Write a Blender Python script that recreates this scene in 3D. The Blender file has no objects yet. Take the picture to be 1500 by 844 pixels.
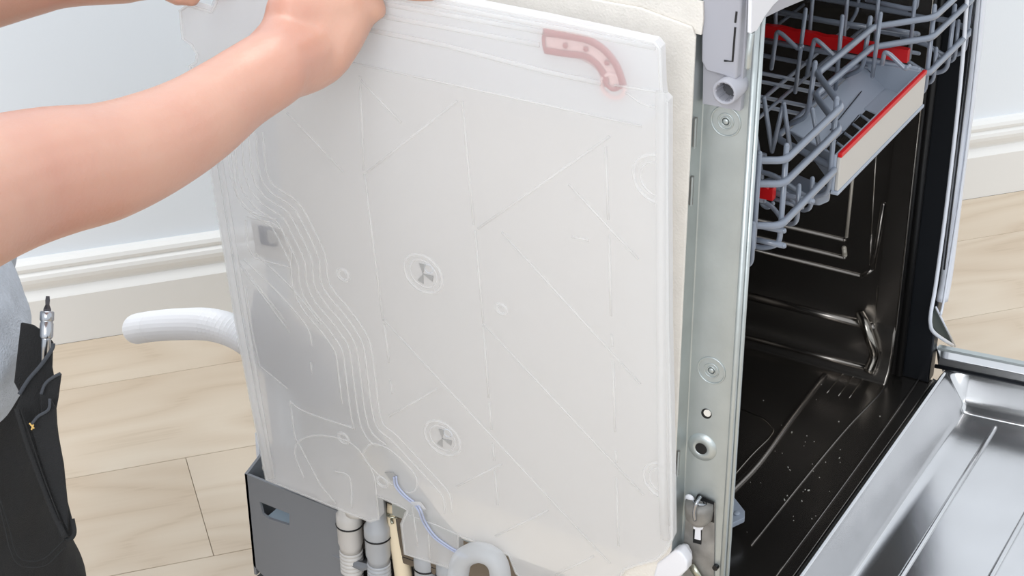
import bpy, bmesh, math, random
from mathutils import Vector, Matrix, noise
from mathutils.geometry import tessellate_polygon
random.seed(7)
SC = bpy.context.scene
COL = SC.collection
V = Vector
# ------------------------------------------------------------------ camera
F = 2584.24
YAW, PIT, ROLL = math.radians(30.7134), math.radians(28.7792), math.radians(-0.46143)
CP = V((-1.12469755, -0.46237562, 1.20))
FW = V((math.cos(YAW)*math.cos(PIT), math.sin(YAW)*math.cos(PIT), -math.sin(PIT)))
R0 = V((math.sin(YAW), -math.cos(YAW), 0)); U0 = R0.cross(FW)
RT = R0*math.cos(ROLL)+U0*math.sin(ROLL); UP = U0*math.cos(ROLL)-R0*math.sin(ROLL)
cd = bpy.data.cameras.new('camera'); cam = bpy.data.objects.new('camera', cd); COL.objects.link(cam)
cd.sensor_width = 36; cd.lens = F*36/1500; cd.clip_start = .05
cam.matrix_world = Matrix.Translation(CP) @ Matrix((RT, UP, -FW)).transposed().to_4x4()
SC.camera = cam
# ------------------------------------------------------------------ light
wd = bpy.data.worlds.new('daylight'); SC.world = wd; wd.use_nodes = True
bg = wd.node_tree.nodes['Background']; bg.inputs[0].default_value = (.90, .95, 1, 1); bg.inputs[1].default_value = 1.12
def area(name, loc, target, size, power, color):
    l = bpy.data.lights.new(name, 'AREA'); l.shape = 'RECTANGLE'; l.size, l.size_y = size; l.energy = power; l.color = color
    o = bpy.data.objects.new(name, l); COL.objects.link(o); o.location = loc
    o.rotation_euler = (V(target)-V(loc)).to_track_quat('-Z', 'Y').to_euler(); return o
area('ceiling_light', (.15, .55, 2.5), (-.1, .3, .4), (1.6, 1.6), 24, (1, .985, .96))
area('window_light', (-2.5, -.5, 1.9), (0, .2, .5), (1.5, 1.3), 38, (.95, .975, 1))
SC.view_settings.view_transform = 'Standard'; SC.view_settings.look = 'None'
SC.view_settings.gamma = 1; SC.view_settings.exposure = 0.0
# ------------------------------------------------------------------ helpers
def ray(x, y): return (FW*F + RT*(x-750) - UP*(y-422)).normalized()
def at(x, y, d): return CP + ray(x, y)*d
def px(x, y, ax, v):
    r = ray(x, y); k = (v-CP[ax])/r[ax]; return CP+r*k
def mat(name, col, rough=.5, metal=0, bump=0, bscale=200, var=0, vscale=8, spec=.5, trans=0, alpha=1, emis=0, coat=0, sss=0):
    m = bpy.data.materials.new(name); m.use_nodes = True; nt = m.node_tree; b = nt.nodes['Principled BSDF']
    c = tuple((x/12.92 if x <= .04045 else ((x+.055)/1.055)**2.4) for x in col)+(1,)
    b.inputs['Base Color'].default_value = c; b.inputs['Roughness'].default_value = rough; b.inputs['Metallic'].default_value = metal
    b.inputs['Specular IOR Level'].default_value = spec; b.inputs['Transmission Weight'].default_value = trans
    b.inputs['Coat Weight'].default_value = coat; b.inputs['Alpha'].default_value = alpha
    if sss: b.inputs['Subsurface Weight'].default_value = sss; b.inputs['Subsurface Radius'].default_value = (.02, .008, .005); b.inputs['Subsurface Scale'].default_value = .6
    tc = nt.nodes.new('ShaderNodeTexCoord')
    if var:
        n = nt.nodes.new('ShaderNodeTexNoise'); n.inputs['Scale'].default_value = vscale; n.inputs['Detail'].default_value = 6
        nt.links.new(tc.outputs['Object'], n.inputs['Vector'])
        r = nt.nodes.new('ShaderNodeValToRGB'); r.color_ramp.elements[0].position = .3; r.color_ramp.elements[1].position = .7
        r.color_ramp.elements[0].color = tuple(max(0, x*(1-var)) for x in c[:3])+(1,); r.color_ramp.elements[1].color = tuple(min(1, x*(1+var)) for x in c[:3])+(1,)
        nt.links.new(n.outputs['Fac'], r.inputs['Fac']); nt.links.new(r.outputs['Color'], b.inputs['Base Color'])
    if bump:
        n = nt.nodes.new('ShaderNodeTexNoise'); n.inputs['Scale'].default_value = bscale; n.inputs['Detail'].default_value = 4
        nt.links.new(tc.outputs['Object'], n.inputs['Vector'])
        bp = nt.nodes.new('ShaderNodeBump'); bp.inputs['Strength'].default_value = bump; bp.inputs['Distance'].default_value = .002
        nt.links.new(n.outputs['Fac'], bp.inputs['Height']); nt.links.new(bp.outputs['Normal'], b.inputs['Normal'])
    return m
def obj(name, bm, m, parent=None, smooth=False, bevel=0, kind=None, label=None):
    me = bpy.data.meshes.new(name); bmesh.ops.recalc_face_normals(bm, faces=bm.faces[:]); bm.to_mesh(me); bm.free()
    if smooth: me.polygons.foreach_set('use_smooth', [True]*len(me.polygons))
    me.materials.append(m); o = bpy.data.objects.new(name, me); COL.objects.link(o)
    if parent: o.parent = parent; o.matrix_parent_inverse = world_of(parent).inverted()
    if bevel:
        b = o.modifiers.new('bevel', 'BEVEL'); b.width = bevel; b.segments = 2; b.limit_method = 'ANGLE'; b.angle_limit = math.radians(40)
        if not smooth: me.polygons.foreach_set('use_smooth', [True]*len(me.polygons)); o.modifiers.new('wn', 'WEIGHTED_NORMAL')
    if kind: o['kind'] = kind
    if label: o['label'] = label
    return o
def world_of(o):
    m = Matrix.LocRotScale(o.location, o.rotation_euler, o.scale)
    return (world_of(o.parent) @ o.matrix_parent_inverse @ m) if o.parent else m
def tag(o, label, cat, group=None):
    o['label'] = label; o['category'] = cat
    if group: o['group'] = group
    return o
def thing(name, loc, label, cat, group=None):
    o = bpy.data.objects.new(name, None); o.empty_display_size = .05; o.location = loc; COL.objects.link(o); return tag(o, label, cat, group)
def NB(): return bmesh.new()
def box(bm, a, b):
    a, b = V(a), V(b)
    vs = [bm.verts.new((x, y, z)) for x in (a.x, b.x) for y in (a.y, b.y) for z in (a.z, b.z)]
    for f in ((0,1,3,2),(4,6,7,5),(0,4,5,1),(2,3,7,6),(0,2,6,4),(1,5,7,3)): bm.faces.new([vs[i] for i in f])
def hexa(bm, lo, hi):          # four lower, four upper points
    a = [bm.verts.new(p) for p in lo]; b = [bm.verts.new(p) for p in hi]; n = len(a)
    bm.faces.new(a[::-1]); bm.faces.new(b)
    for i in range(n): bm.faces.new((a[i], a[(i+1) % n], b[(i+1) % n], b[i]))
def prism(bm, pts, off):       # concave outline in space, pushed by a vector (holes not needed)
    pts = [V(p) for p in pts]; off = V(off); n = len(pts)
    a = [bm.verts.new(p) for p in pts]; b = [bm.verts.new(p+off) for p in pts]
    for t in tessellate_polygon([pts]):
        try: bm.faces.new([a[i] for i in t]); bm.faces.new([b[i] for i in reversed(t)])
        except ValueError: pass
    for i in range(n): bm.faces.new((a[i], a[(i+1) % n], b[(i+1) % n], b[i]))
def fillet(pts, r, n=4):
    pts = [V(p) for p in pts]; out = [pts[0]]
    for i in range(1, len(pts)-1):
        a, b, c = pts[i-1], pts[i], pts[i+1]; d1, d2 = (a-b), (c-b); q = min(r, d1.length*.45, d2.length*.45)
        p1, p2 = b+d1.normalized()*q, b+d2.normalized()*q
        for k in range(n+1):
            t = k/n; out.append(p1*(1-t)**2+b*2*t*(1-t)+p2*t*t)
    return out+[pts[-1]]
def smoothline(pts, n=6):
    pts = [V(p) for p in pts]; P = [pts[0]*2-pts[1]]+pts+[pts[-1]*2-pts[-2]]; out = []
    for i in range(1, len(P)-2):
        for k in range(n):
            t = k/n; out.append(.5*((2*P[i])+(P[i+1]-P[i-1])*t+(2*P[i-1]-5*P[i]+4*P[i+1]-P[i+2])*t*t+(3*P[i]-P[i-1]-3*P[i+1]+P[i+2])*t**3))
    return out+[pts[-1]]
def tube(bm, pts, r, seg=8, ref=None, flat=1, caps=True):   # r number or list; flat squashes along ref
    pts = [V(p) for p in pts]; n = len(pts); rs = r if isinstance(r, (list, tuple)) else [r]*n; rings = []; u = None
    for i in range(n):
        t = (pts[min(i+1, n-1)]-pts[max(i-1, 0)]).normalized()
        if ref is not None: u = (V(ref)-t*t.dot(V(ref))).normalized()
        elif u is None: u = t.orthogonal().normalized()
        else: u = (u-t*t.dot(u)).normalized()
        w = t.cross(u)
        rings.append([bm.verts.new(pts[i]+(u*math.cos(a)*flat+w*math.sin(a))*rs[i]) for a in [2*math.pi*k/seg for k in range(seg)]])
    for i in range(n-1):
        for k in range(seg): bm.faces.new((rings[i][k], rings[i][(k+1) % seg], rings[i+1][(k+1) % seg], rings[i+1][k]))
    if caps: bm.faces.new(rings[0][::-1]); bm.faces.new(rings[-1])
def ring(bm, c, ax, R, r, seg=24, s2=6, arc=2*math.pi, a0=0):
    ax = V(ax).normalized(); u = ax.orthogonal().normalized() if abs(ax.z) > .9 else (V((0, 0, 1))-ax*ax.z).normalized(); w = ax.cross(u); full = arc > 6.28
    n = seg if full else seg+1; rr = []
    for i in range(n):
        a = a0+arc*i/seg; d = u*math.cos(a)+w*math.sin(a)
        rr.append([bm.verts.new(V(c)+d*(R+r*math.cos(b))+ax*r*math.sin(b)) for b in [2*math.pi*k/s2 for k in range(s2)]])
    for i in range(n if full else n-1):
        A, B = rr[i], rr[(i+1) % n]
        for k in range(s2): bm.faces.new((A[k], A[(k+1) % s2], B[(k+1) % s2], B[k]))
def lathe(bm, base, ax, prof, seg=24, cap=True):   # prof: (radius, height along ax)
    ax = V(ax).normalized(); u = ax.orthogonal().normalized(); w = ax.cross(u); rr = []
    for r, h in prof: rr.append([bm.verts.new(V(base)+ax*h+(u*math.cos(a)+w*math.sin(a))*max(r, 1e-5)) for a in [2*math.pi*k/seg for k in range(seg)]])
    for i in range(len(rr)-1):
        for k in range(seg): bm.faces.new((rr[i][k], rr[i][(k+1) % seg], rr[i+1][(k+1) % seg], rr[i+1][k]))
    if cap: bm.faces.new(rr[0][::-1]); bm.faces.new(rr[-1])
def ball(bm, c, r, sc=(1, 1, 1), seg=12):
    bmesh.ops.create_uvsphere(bm, u_segments=seg, v_segments=seg//2+2, radius=r, matrix=Matrix.Translation(V(c)) @ Matrix.Diagonal(V(sc).to_4d()))
def extrude_profile(bm, prof, z0, z1):   # (x,y) outline up the z axis
    prism(bm, [(x, y, z0) for x, y in prof], (0, 0, z1-z0))
# ------------------------------------------------------------------ materials
M = {}
M['wall'] = mat('wall_paint', (.93, .95, .975), .8, bump=.05, bscale=300)
M['skirt'] = mat('skirting_paint', (.925, .92, .91), .45)
M['steel'] = mat('galvanised_steel', (.74, .765, .765), .42, .75, bump=.12, bscale=150, var=.07, vscale=25)
M['steel_dull'] = mat('dull_zinc_plate', (.56, .55, .535), .6, .4, bump=.3, bscale=120, var=.25, vscale=60)
M['tub'] = mat('shade_darkened_steel', (.52, .50, .48), .24, .95, bump=.04, bscale=25, var=.25, vscale=6)  # bright steel; base colour darkened to stand for its dark reflections
M['ridge'] = mat('polished_steel_ridge', (.62, .60, .57), .2, 1)
M['streak'] = mat('painted_gleam_rib', (.74, .71, .66), .45, .3)  # pale, barely metallic: the ribs' reflected light is painted in
M['door'] = mat('brushed_door_steel', (.86, .86, .865), .19, .97, bump=.03, bscale=60, var=.05, vscale=12)
M['bezel'] = mat('pale_grey_enamel', (.90, .915, .95), .35, 0, coat=.3)
M['darkframe'] = mat('dark_frame_steel', (.17, .18, .20), .35, .6)
M['rubber'] = mat('black_rubber', (.03, .03, .035), .5)
M['felt'] = mat('beige_felt', (.885, .865, .835), .95, bump=.35, bscale=500, var=.04, vscale=80)
M['greyplastic'] = mat('grey_plastic', (.49, .50, .52), .45, bump=.05, bscale=400)
M['holder'] = mat('holder_grey_plastic', (.66, .66, .69), .42)
M['white'] = mat('white_plastic', (.90, .90, .92), .35)
M['rack'] = mat('grey_nylon_coating', (.50, .53, .585), .28, 0, coat=.5)
M['tray'] = mat('tray_grey_plastic', (.64, .675, .73), .38)
M['trayplate'] = mat('tray_handle_plate', (.80, .79, .775), .38, .25, bump=.06, bscale=50)
M['red'] = mat('red_plastic', (.80, .07, .09), .35)
M['redpart'] = mat('red_inlet_plastic', (.66, .06, .10), .5)
M['redpale'] = mat('pale_red_plastic', (.95, .80, .79), .5)
M['hose'] = mat('white_hose_plastic', (.93, .93, .94), .35)
M['connector'] = mat('pale_grey_connector', (.80, .79, .78), .42)
M['bluegrey'] = mat('translucent_blue_grey', (.83, .845, .87), .25, trans=.35)
M['cream'] = mat('cream_rubber_hose', (.93, .87, .76), .5)
M['zinc'] = mat('zinc_clamp', (.72, .72, .66), .25, 1)
M['wire'] = mat('lilac_wire_insulation', (.70, .73, .83), .4)
M['chamber'] = mat('grey_softener_plastic', (.26, .29, .38), .5, var=.15, vscale=12)
M['pump'] = mat('pump_grey_plastic', (.66, .66, .66), .5)
M['black'] = mat('black_plastic', (.05, .05, .055), .45)
M['motor'] = mat('motor_grey_metal', (.42, .43, .43), .4, .6, bump=.2, bscale=60)
M['denim'] = mat('black_work_cloth', (.085, .088, .095), .85, bump=.5, bscale=900, var=.15, vscale=30)
M['thread'] = mat('black_seam_thread', (.045, .045, .05), .8)
M['gold'] = mat('yellow_bar_tack', (.80, .66, .38), .7)
M['shirt'] = mat('grey_marl_jersey', (.70, .73, .77), .95, bump=.6, bscale=700, var=.06, vscale=200)
M['hair'] = mat('brown_hair', (.20, .13, .09), .6)
M['chrome'] = mat('satin_chrome', (.70, .71, .73), .22, 1)
M['bit'] = mat('dark_tool_steel', (.33, .32, .33), .3, 1)
M['skin'] = mat('skin', (.83, .62, .54), .33, spec=.75, bump=.12, bscale=260, var=.09, vscale=14, sss=.25)
nt = M['skin'].node_tree; [setattr(n.inputs['Scale'], 'default_value', 9) for n in nt.nodes if n.type == 'TEX_NOISE' and n.inputs['Scale'].default_value < 50]; cr_ = [n for n in nt.nodes if n.type == 'VALTORGB'][0]
cr_.color_ramp.elements[0].color = (.55, .27, .20, 1); cr_.color_ramp.elements[1].color = (.62, .365, .27, 1)
M['nail'] = mat('fingernail', (.93, .74, .70), .3)
M['eye'] = mat('eye_white', (.9, .9, .9), .2); M['iris'] = mat('iris_brown', (.22, .14, .09), .2); M['lip'] = mat('lip_skin', (.76, .45, .42), .45)
M['sole'] = mat('shoe_rubber', (.15, .15, .15), .7)
def frosted(name, col, op, rough=.35):
    m = bpy.data.materials.new(name); m.use_nodes = True; nt = m.node_tree; b = nt.nodes['Principled BSDF']; out = nt.nodes['Material Output']
    c = tuple((x/12.92 if x <= .04045 else ((x+.055)/1.055)**2.4) for x in col)+(1,)
    b.inputs['Base Color'].default_value = c; b.inputs['Roughness'].default_value = rough; b.inputs['Specular IOR Level'].default_value = .35
    tl = nt.nodes.new('ShaderNodeBsdfTranslucent'); tl.inputs[0].default_value = c
    mx = nt.nodes.new('ShaderNodeMixShader'); mx.inputs[0].default_value = .35
    nt.links.new(b.outputs[0], mx.inputs[1]); nt.links.new(tl.outputs[0], mx.inputs[2])
    tr = nt.nodes.new('ShaderNodeBsdfTransparent'); m2 = nt.nodes.new('ShaderNodeMixShader'); m2.inputs[0].default_value = op
    nt.links.new(tr.outputs[0], m2.inputs[1]); nt.links.new(mx.outputs[0], m2.inputs[2]); nt.links.new(m2.outputs[0], out.inputs['Surface'])
    return m
M['frost'] = frosted('frosted_polypropylene', (.945, .945, .95), .58)
M['frostrib'] = frosted('frosted_rib', (.97, .97, .97), .34, .7)
M['frostclear'] = frosted('clear_frosted_plastic', (.94, .955, .975), .5, .3)
def wood():
    m = bpy.data.materials.new('pale_oak_laminate'); m.use_nodes = True; nt = m.node_tree; L = nt.links.new; N = nt.nodes.new; b = nt.nodes['Principled BSDF']
    tc = N('ShaderNodeTexCoord'); oi = N('ShaderNodeObjectInfo'); mp = N('ShaderNodeMapping'); mp.inputs['Scale'].default_value = (1.7, 6.2, 1)
    cb = N('ShaderNodeCombineXYZ'); mu = N('ShaderNodeMath'); mu.operation = 'MULTIPLY'; mu.inputs[1].default_value = 37
    L(oi.outputs['Random'], mu.inputs[0]); L(mu.outputs[0], cb.inputs[0]); L(mu.outputs[0], cb.inputs[2])
    ad = N('ShaderNodeVectorMath'); L(tc.outputs['Object'], mp.inputs['Vector']); L(mp.outputs[0], ad.inputs[0]); L(cb.outputs[0], ad.inputs[1])
    n1 = N('ShaderNodeTexNoise'); n1.inputs['Scale'].default_value = 1.5; n1.inputs['Detail'].default_value = 1.2; L(ad.outputs[0], n1.inputs['Vector'])
    m2 = N('ShaderNodeMath'); m2.operation = 'MULTIPLY'; m2.inputs[1].default_value = 44; L(n1.outputs['Fac'], m2.inputs[0])
    sn = N('ShaderNodeMath'); sn.operation = 'SINE'; L(m2.outputs[0], sn.inputs[0])
    mp2 = N('ShaderNodeMapping'); mp2.inputs['Scale'].default_value = (5, 140, 1); L(tc.outputs['Object'], mp2.inputs['Vector'])
    n2 = N('ShaderNodeTexNoise'); n2.inputs['Scale'].default_value = 1.6; n2.inputs['Detail'].default_value = 5; L(mp2.outputs[0], n2.inputs['Vector'])
    n3 = N('ShaderNodeTexNoise'); n3.inputs['Scale'].default_value = .8; L(ad.outputs[0], n3.inputs['Vector'])
    r = N('ShaderNodeValToRGB'); e = r.color_ramp.elements
    def s(c): return tuple(((x+.055)/1.055)**2.4 for x in c)+(1,)
    e[0].position = 0; e[0].color = s((.74, .665, .57)); e[1].position = 1; e[1].color = s((.845, .79, .715)); q = e.new(.22); q.color = s((.815, .75, .668))
    ma = N('ShaderNodeMath'); ma.operation = 'MULTIPLY_ADD'; ma.inputs[1].default_value = .5; ma.inputs[2].default_value = .5; L(sn.outputs[0], ma.inputs[0])
    a1 = N('ShaderNodeMixRGB'); a1.inputs[0].default_value = .36; L(ma.outputs[0], a1.inputs[1]); L(n2.outputs['Fac'], a1.inputs[2]); L(a1.outputs[0], r.inputs[0])
    hs = N('ShaderNodeMixRGB'); hs.blend_type = 'MULTIPLY'; r3 = N('ShaderNodeValToRGB'); r3.color_ramp.elements[0].position = .35; r3.color_ramp.elements[1].position = .65
    r3.color_ramp.elements[0].color = (.92, .89, .86, 1); r3.color_ramp.elements[1].color = (1, 1, 1, 1); L(n3.outputs['Fac'], r3.inputs[0])
    hs.inputs[0].default_value = 1; L(r.outputs[0], hs.inputs[1]); L(r3.outputs[0], hs.inputs[2]); L(hs.outputs[0], b.inputs['Base Color'])
    b.inputs['Roughness'].default_value = .5; bp = N('ShaderNodeBump'); bp.inputs['Strength'].default_value = .08; bp.inputs['Distance'].default_value = .001
    L(n2.outputs['Fac'], bp.inputs['Height']); L(bp.outputs[0], b.inputs['Normal'])
    return m
M['wood'] = wood()
# ------------------------------------------------------------------ setting
WA = math.radians(-41.5506); WD = V((math.cos(WA), math.sin(WA), 0)); WN = V((-math.sin(WA), math.cos(WA), 0))
RW = Matrix.Rotation(WA, 4, 'Z')          # local x along the wall, local y into it
def wallobj(name, bm, m, **k):
    o = obj(name, bm, m, **k); o.matrix_world = RW; return o
bm = NB(); box(bm, (-2.4, -2.6, -.03), (3.6, 1.06, -.008)); floor = wallobj('floor', bm, mat('floor_underlay', (.56, .50, .42), .9), kind='structure')
edges = [1.034, .914, .711, .508, .305, .102, -.101, -.304, -.507, -.71, -.913, -1.116, -1.32]
for r in range(len(edges)-1):
    y1, y0 = edges[r]-.0004, edges[r+1]+.0004
    x = {0: .3, 1: .1, 2: -.373, 3: .25}.get(r, [.31, .83, 0, .55, .2, .9][r % 6])-3.6
    while x < 3.5:
        a, b = max(x, -2.4), min(x+1.2, 3.6); x += 1.2
        if b-a < .05: continue
        if b < -2.4: continue
        bm = NB(); box(bm, (-(b-a)/2+.0003, -(y1-y0)/2, -.008), ((b-a)/2-.0003, (y1-y0)/2, 0))
        me = bpy.data.meshes.new('plank'); bm.to_mesh(me); bm.free(); me.materials.append(M['wood'])
        o = bpy.data.objects.new('plank', me); COL.objects.link(o); o.parent = floor; o.location = ((a+b)/2, (y0+y1)/2, 0)
        bv = o.modifiers.new('b', 'BEVEL'); bv.width = .0004; bv.segments = 1
bm = NB(); box(bm, (-2.4, 1.054, -.03), (3.6, 1.13, 2.6)); wallobj('wall_back', bm, M['wall'], kind='structure')
prof = [(1.034, 0), (1.034, .070), (1.0355, .072), (1.041, .0785), (1.043, .081), (1.0425, .084), (1.0395, .0885), (1.0375, .094), (1.0370, .0995), (1.0385, .1045), (1.0415, .1070), (1.0425, .1085), (1.0410, .1105), (1.0405, .1145), (1.0425, .1195), (1.0475, .1235), (1.054, .125), (1.054, 0)]
bm = NB(); prism(bm, [(-2.4, y, z) for y, z in prof], (6, 0, 0)); wallobj('baseboard_back', bm, M['skirt'], kind='structure')
# ------------------------------------------------------------------ dishwasher
DW = thing('dishwasher', (.3, .27, 0), 'built-in dishwasher pulled out with its door open and its side laid bare', 'dishwasher')
TOP = .80
# tub: far wall, near wall, back, ceiling
T = .003
bm = NB()
prism(bm, [(.572, .04, TOP-.02), (.572, .04, .222), (.560, .04, .200), (.561, .04, .172), (.556, .04, .152), (.545, .04, .140), (.545, .04, .130), (.585, .04, .130), (.585, .04, TOP-.02)], (0, .42, 0))
box(bm, (.012, .04, .137), (.020, .46, TOP-.02)); box(bm, (.012, .46, .13), (.585, .466, TOP-.02)); box(bm, (.012, .04, TOP-.028), (.585, .46, TOP-.02))
obj('tub', bm, M['tub'], DW, bevel=.003)
bm = NB(); box(bm, (.012, -.004, .130), (.586, .466, .140)); obj('tub_floor', bm, M['tub'], DW, bevel=.002)
# front frame on the far side, gasket
bm = NB(); box(bm, (.575, .0, .14), (.594, .040, TOP)); box(bm, (.006, .0, TOP-.03), (.594, .035, TOP)); obj('front_frame', bm, M['darkframe'], DW, bevel=.002)
for k, (x, y) in enumerate(((.570, .040), (.569, .033))):
    bm = NB(); tube(bm, [(x, y, .145), (x, y, TOP-.03)], .0045, 8); obj('door_gasket', bm, M['rubber'], DW, True)
bm = NB(); prism(bm, [(.566, .040, .176), (.566, .062, .170), (.566, .066, .205), (.566, .066, TOP-.04), (.566, .040, TOP-.04)], (-.002, 0, 0)); obj('tub_edge_plate', bm, M['tub'], DW, bevel=.0008)
bm = NB(); tube(bm, [(.5635, .041, .178), (.5635, .041, TOP-.04)], .0008, 6); obj('plate_edge', bm, M['ridge'], DW, True)
# embossed ribs of the far wall
def wallrib(a, b, r=.0022, m='tub', x=.572):
    bm = NB(); tube(bm, [(x, a[0], a[1]), (x, b[0], b[1])], r, 8); ball(bm, (x, a[0], a[1]), r); ball(bm, (x, b[0], b[1]), r); obj('embossed_rib', bm, M[m], DW, True)
P = lambda x, y: (lambda p: (p.y, p.z))(px(x, y, 0, .571))
wallrib(P(1250, 245), P(1239.5, 347), .0020, 'streak'); wallrib(P(1284, 205), P(1274, 371), .0010, 'ridge'); wallrib(P(1327, 150), P(1316, 256), .0018, 'streak')
wallrib(P(1287, 420), P(1283, 480), .0022, 'ridge'); wallrib(P(1276, 345), P(1273, 388), .0014); wallrib(P(1236, 364), P(1237, 374), .003, 'streak')
for (y0, z0), z in ((P(1236, 352), 0), (P(1236, 378), 0), (P(1262, 405), 0)): wallrib((y0, z0), (.50, z0-.002), .0026)
P2 = lambda x, y: (lambda p: (p.y, p.z))(px(x, y, 0, .560)); wallrib(P2(1276, 480), P2(1085, 432), .0050, 'tub', .562); wallrib(P2(1283, 538), P2(1085, 487), .0030, 'tub', .553); wallrib(P(1294, 300), P(1278, 395), .003); wallrib(P(1278, 395), P(1262, 405), .003)
bm = NB(); tube(bm, smoothline([(.566, .085, .212), (.556, .074, .205), (.553, .066, .19), (.556, .06, .17), (.548, .062, .15)]), .006, 8); obj('tub_corner', bm, M['ridge'], DW, True)
# floor ridges
def floorline(pts, r=.0016, m='tub', z=.140, name='floor_ridge', parent=DW):
    bm = NB(); tube(bm, smoothline([px(x, y, 2, z) for x, y in pts]), r, 8); return obj(name, bm, M[m], parent, True)
floorline([(1062, 712), (1100, 668), (1128, 640), (1131, 627), (1115, 612), (1078, 598)], .0012, 'ridge')
floorline([(1064, 728), (1110, 680), (1160, 612), (1208, 550)], .004)
floorline([(1130, 494), (1230, 522), (1280, 540), (1297, 556), (1290, 575), (1240, 628), (1180, 700), (1100, 800)], .0016)
floorline([(1350, 550), (1300, 622), (1225, 726), (1136, 846)], .0018)
for a, b in (((1236, 545), (1211, 576)), ((1251, 549), (1228, 580)), ((1264, 554), (1244, 583))): floorline([a, b], .0009, 'ridge')
for i in range(60):
    pass
bm = NB()
for i in range(46):
    x = random.gauss(1165, 45); y = random.gauss(690, 70); p = px(x, y, 2, .1402)
    if 0.03 < p.x < .54 and .01 < p.y < .3:
        r = random.uniform(.0004, .0011); tube(bm, [p, p+V((random.uniform(-1, 1), random.uniform(-1, 1), .1))*r*random.uniform(1, 2.5)], r*.6, 5)
obj('lime_specks', bm, mat('lime_scale', (.8, .79, .76), .8), DW, kind='stuff')
# small grey guide on the tub floor
gx = [px(x, y, 2, .165) for x, y in ((1052, 700), (1066, 716), (1091, 748), (1091, 758), (1070, 768), (1050, 745))]
bm = NB(); prism(bm, gx, (0, 0, -.006)); g = obj('roller_guide', bm, M['tray'], DW, bevel=.001)
bm = NB()
for x, y in ((1069, 733), (1079, 752)): ball(bm, px(x, y, 2, .166), .0035, (1, 1, .5))
obj('guide_stud', bm, M['tray'], g, True)
bm = NB(); box(bm, (.02, .035, .14), (.10, .045, .163)); obj('guide_foot', bm, M['tray'], g)
# outer shell: side steel, top, back
bm = NB()
extrude_profile(bm, [(-.016, .33), (-.016, .041), (-.0155, .040), (-.0005, .0385), (0, .0375), (0, .003), (.011, .003), (.011, .33)], .210, TOP-.03); box(bm, (-.016, .33, .345), (.011, .458, TOP-.03)); extrude_profile(bm, [(-.012, .060), (-.016, .041), (-.0155, .040), (-.0005, .0385), (0, .0375), (0, .003), (.011, .003), (.011, .06)], .19, .21)
obj('side_panel', bm, M['steel'], DW, bevel=.0006)
bm = NB(); box(bm, (.586, .04, .15), (.597, .47, TOP-.02)); box(bm, (0.02, .467, .13), (.597, .472, TOP-.02)); obj('outer_shell', bm, M['steel'], DW, bevel=.001)
bm = NB(); box(bm, (-.010, .045, TOP-.034), (.597, .468, TOP-.012)); obj('top_cover', bm, M['black'], DW, bevel=.002)
for k, (x, r) in enumerate((((0, -.001), .0026), ((.004, -.0035), .0022))):
    bm = NB(); tube(bm, [(x[0], x[1], .07), (x[0], x[1], TOP-.02)], r, 8); obj('edge_bead', bm, M['steel'], DW, True)
bm = NB(); box(bm, (.0, -.002, .07), (.0115, .004, TOP-.03)); obj('front_flange', bm, M['steel'], DW, bevel=.0006)
# base plate of darker zinc below the side steel, slots and studs
def onside(x, y, v=0): return px(x, y, 0, v)
bm = NB(); prism(bm, [onside(x, y, -.0018) for x, y in ((1047, 737), (1030, 733), (1018, 735), (1007, 742), (1003, 765), (1001, 800), (1000, 880), (1045, 880))], (.0015, 0, 0)); obj('lower_bracket', bm, M['steel_dull'], DW, bevel=.0005)
for (a, b) in (((1019, 172), (1017, 215)), ((1014, 258), (1012, 300)), ((994, 660), (992, 696))):
    pa, pb = [px(x, y, 1, .0388) for x, y in (a, b)]
    bm = NB(); tube(bm, [pa, pb], .0016, 4); obj('slot', bm, M['steel_dull'], DW)
    bm = NB(); tube(bm, [pa+V((-.0022, -.0012, 0)), pb+V((-.0022, -.0012, 0))], .0008, 5); obj('slot_lip', bm, M['steel'], DW)
for x, y in ((1063, 178), (1042, 543)):
    c = onside(x, y, -.0002); bm = NB(); ring(bm, c, (1, 0, 0), .0118, .0008, 32); ring(bm, c, (1, 0, 0), .0062, .0006, 24); ring(bm, c, (1, 0, 0), .0035, .0006, 20); lathe(bm, c-V((.0008, 0, 0)), (1, 0, 0), [(.0015, 0), (.003, .001)], 16)
    obj('embossed_disc', bm, M['steel'], DW, True)
c = onside(1035, 606); bm = NB(); lathe(bm, c-V((.0006, 0, 0)), (1, 0, 0), [(.0046, 0), (.0046, .001)], 20); h = obj('round_hole', bm, M['black'], DW)
bm = NB(); lathe(bm, c+V((-.0012, -.0010, .0012)), (1, 0, 0), [(.0032, 0), (.0032, .0008)], 18); obj('hole_disc', bm, M['felt'], h)
c = onside(1029, 655); bm = NB(); lathe(bm, c+V((.001, 0, 0)), (-1, 0, 0), [(.0135, 0), (.0125, .002), (.009, .0035), (.0055, .0042), (.005, .003)], 32, False); o = obj('screw_boss', bm, M['steel'], DW, True)
bm = NB(); lathe(bm, c-V((.0030, 0, 0)), (1, 0, 0), [(.0052, 0), (.0052, .002)], 20); obj('boss_hole', bm, M['black'], o)
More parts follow.
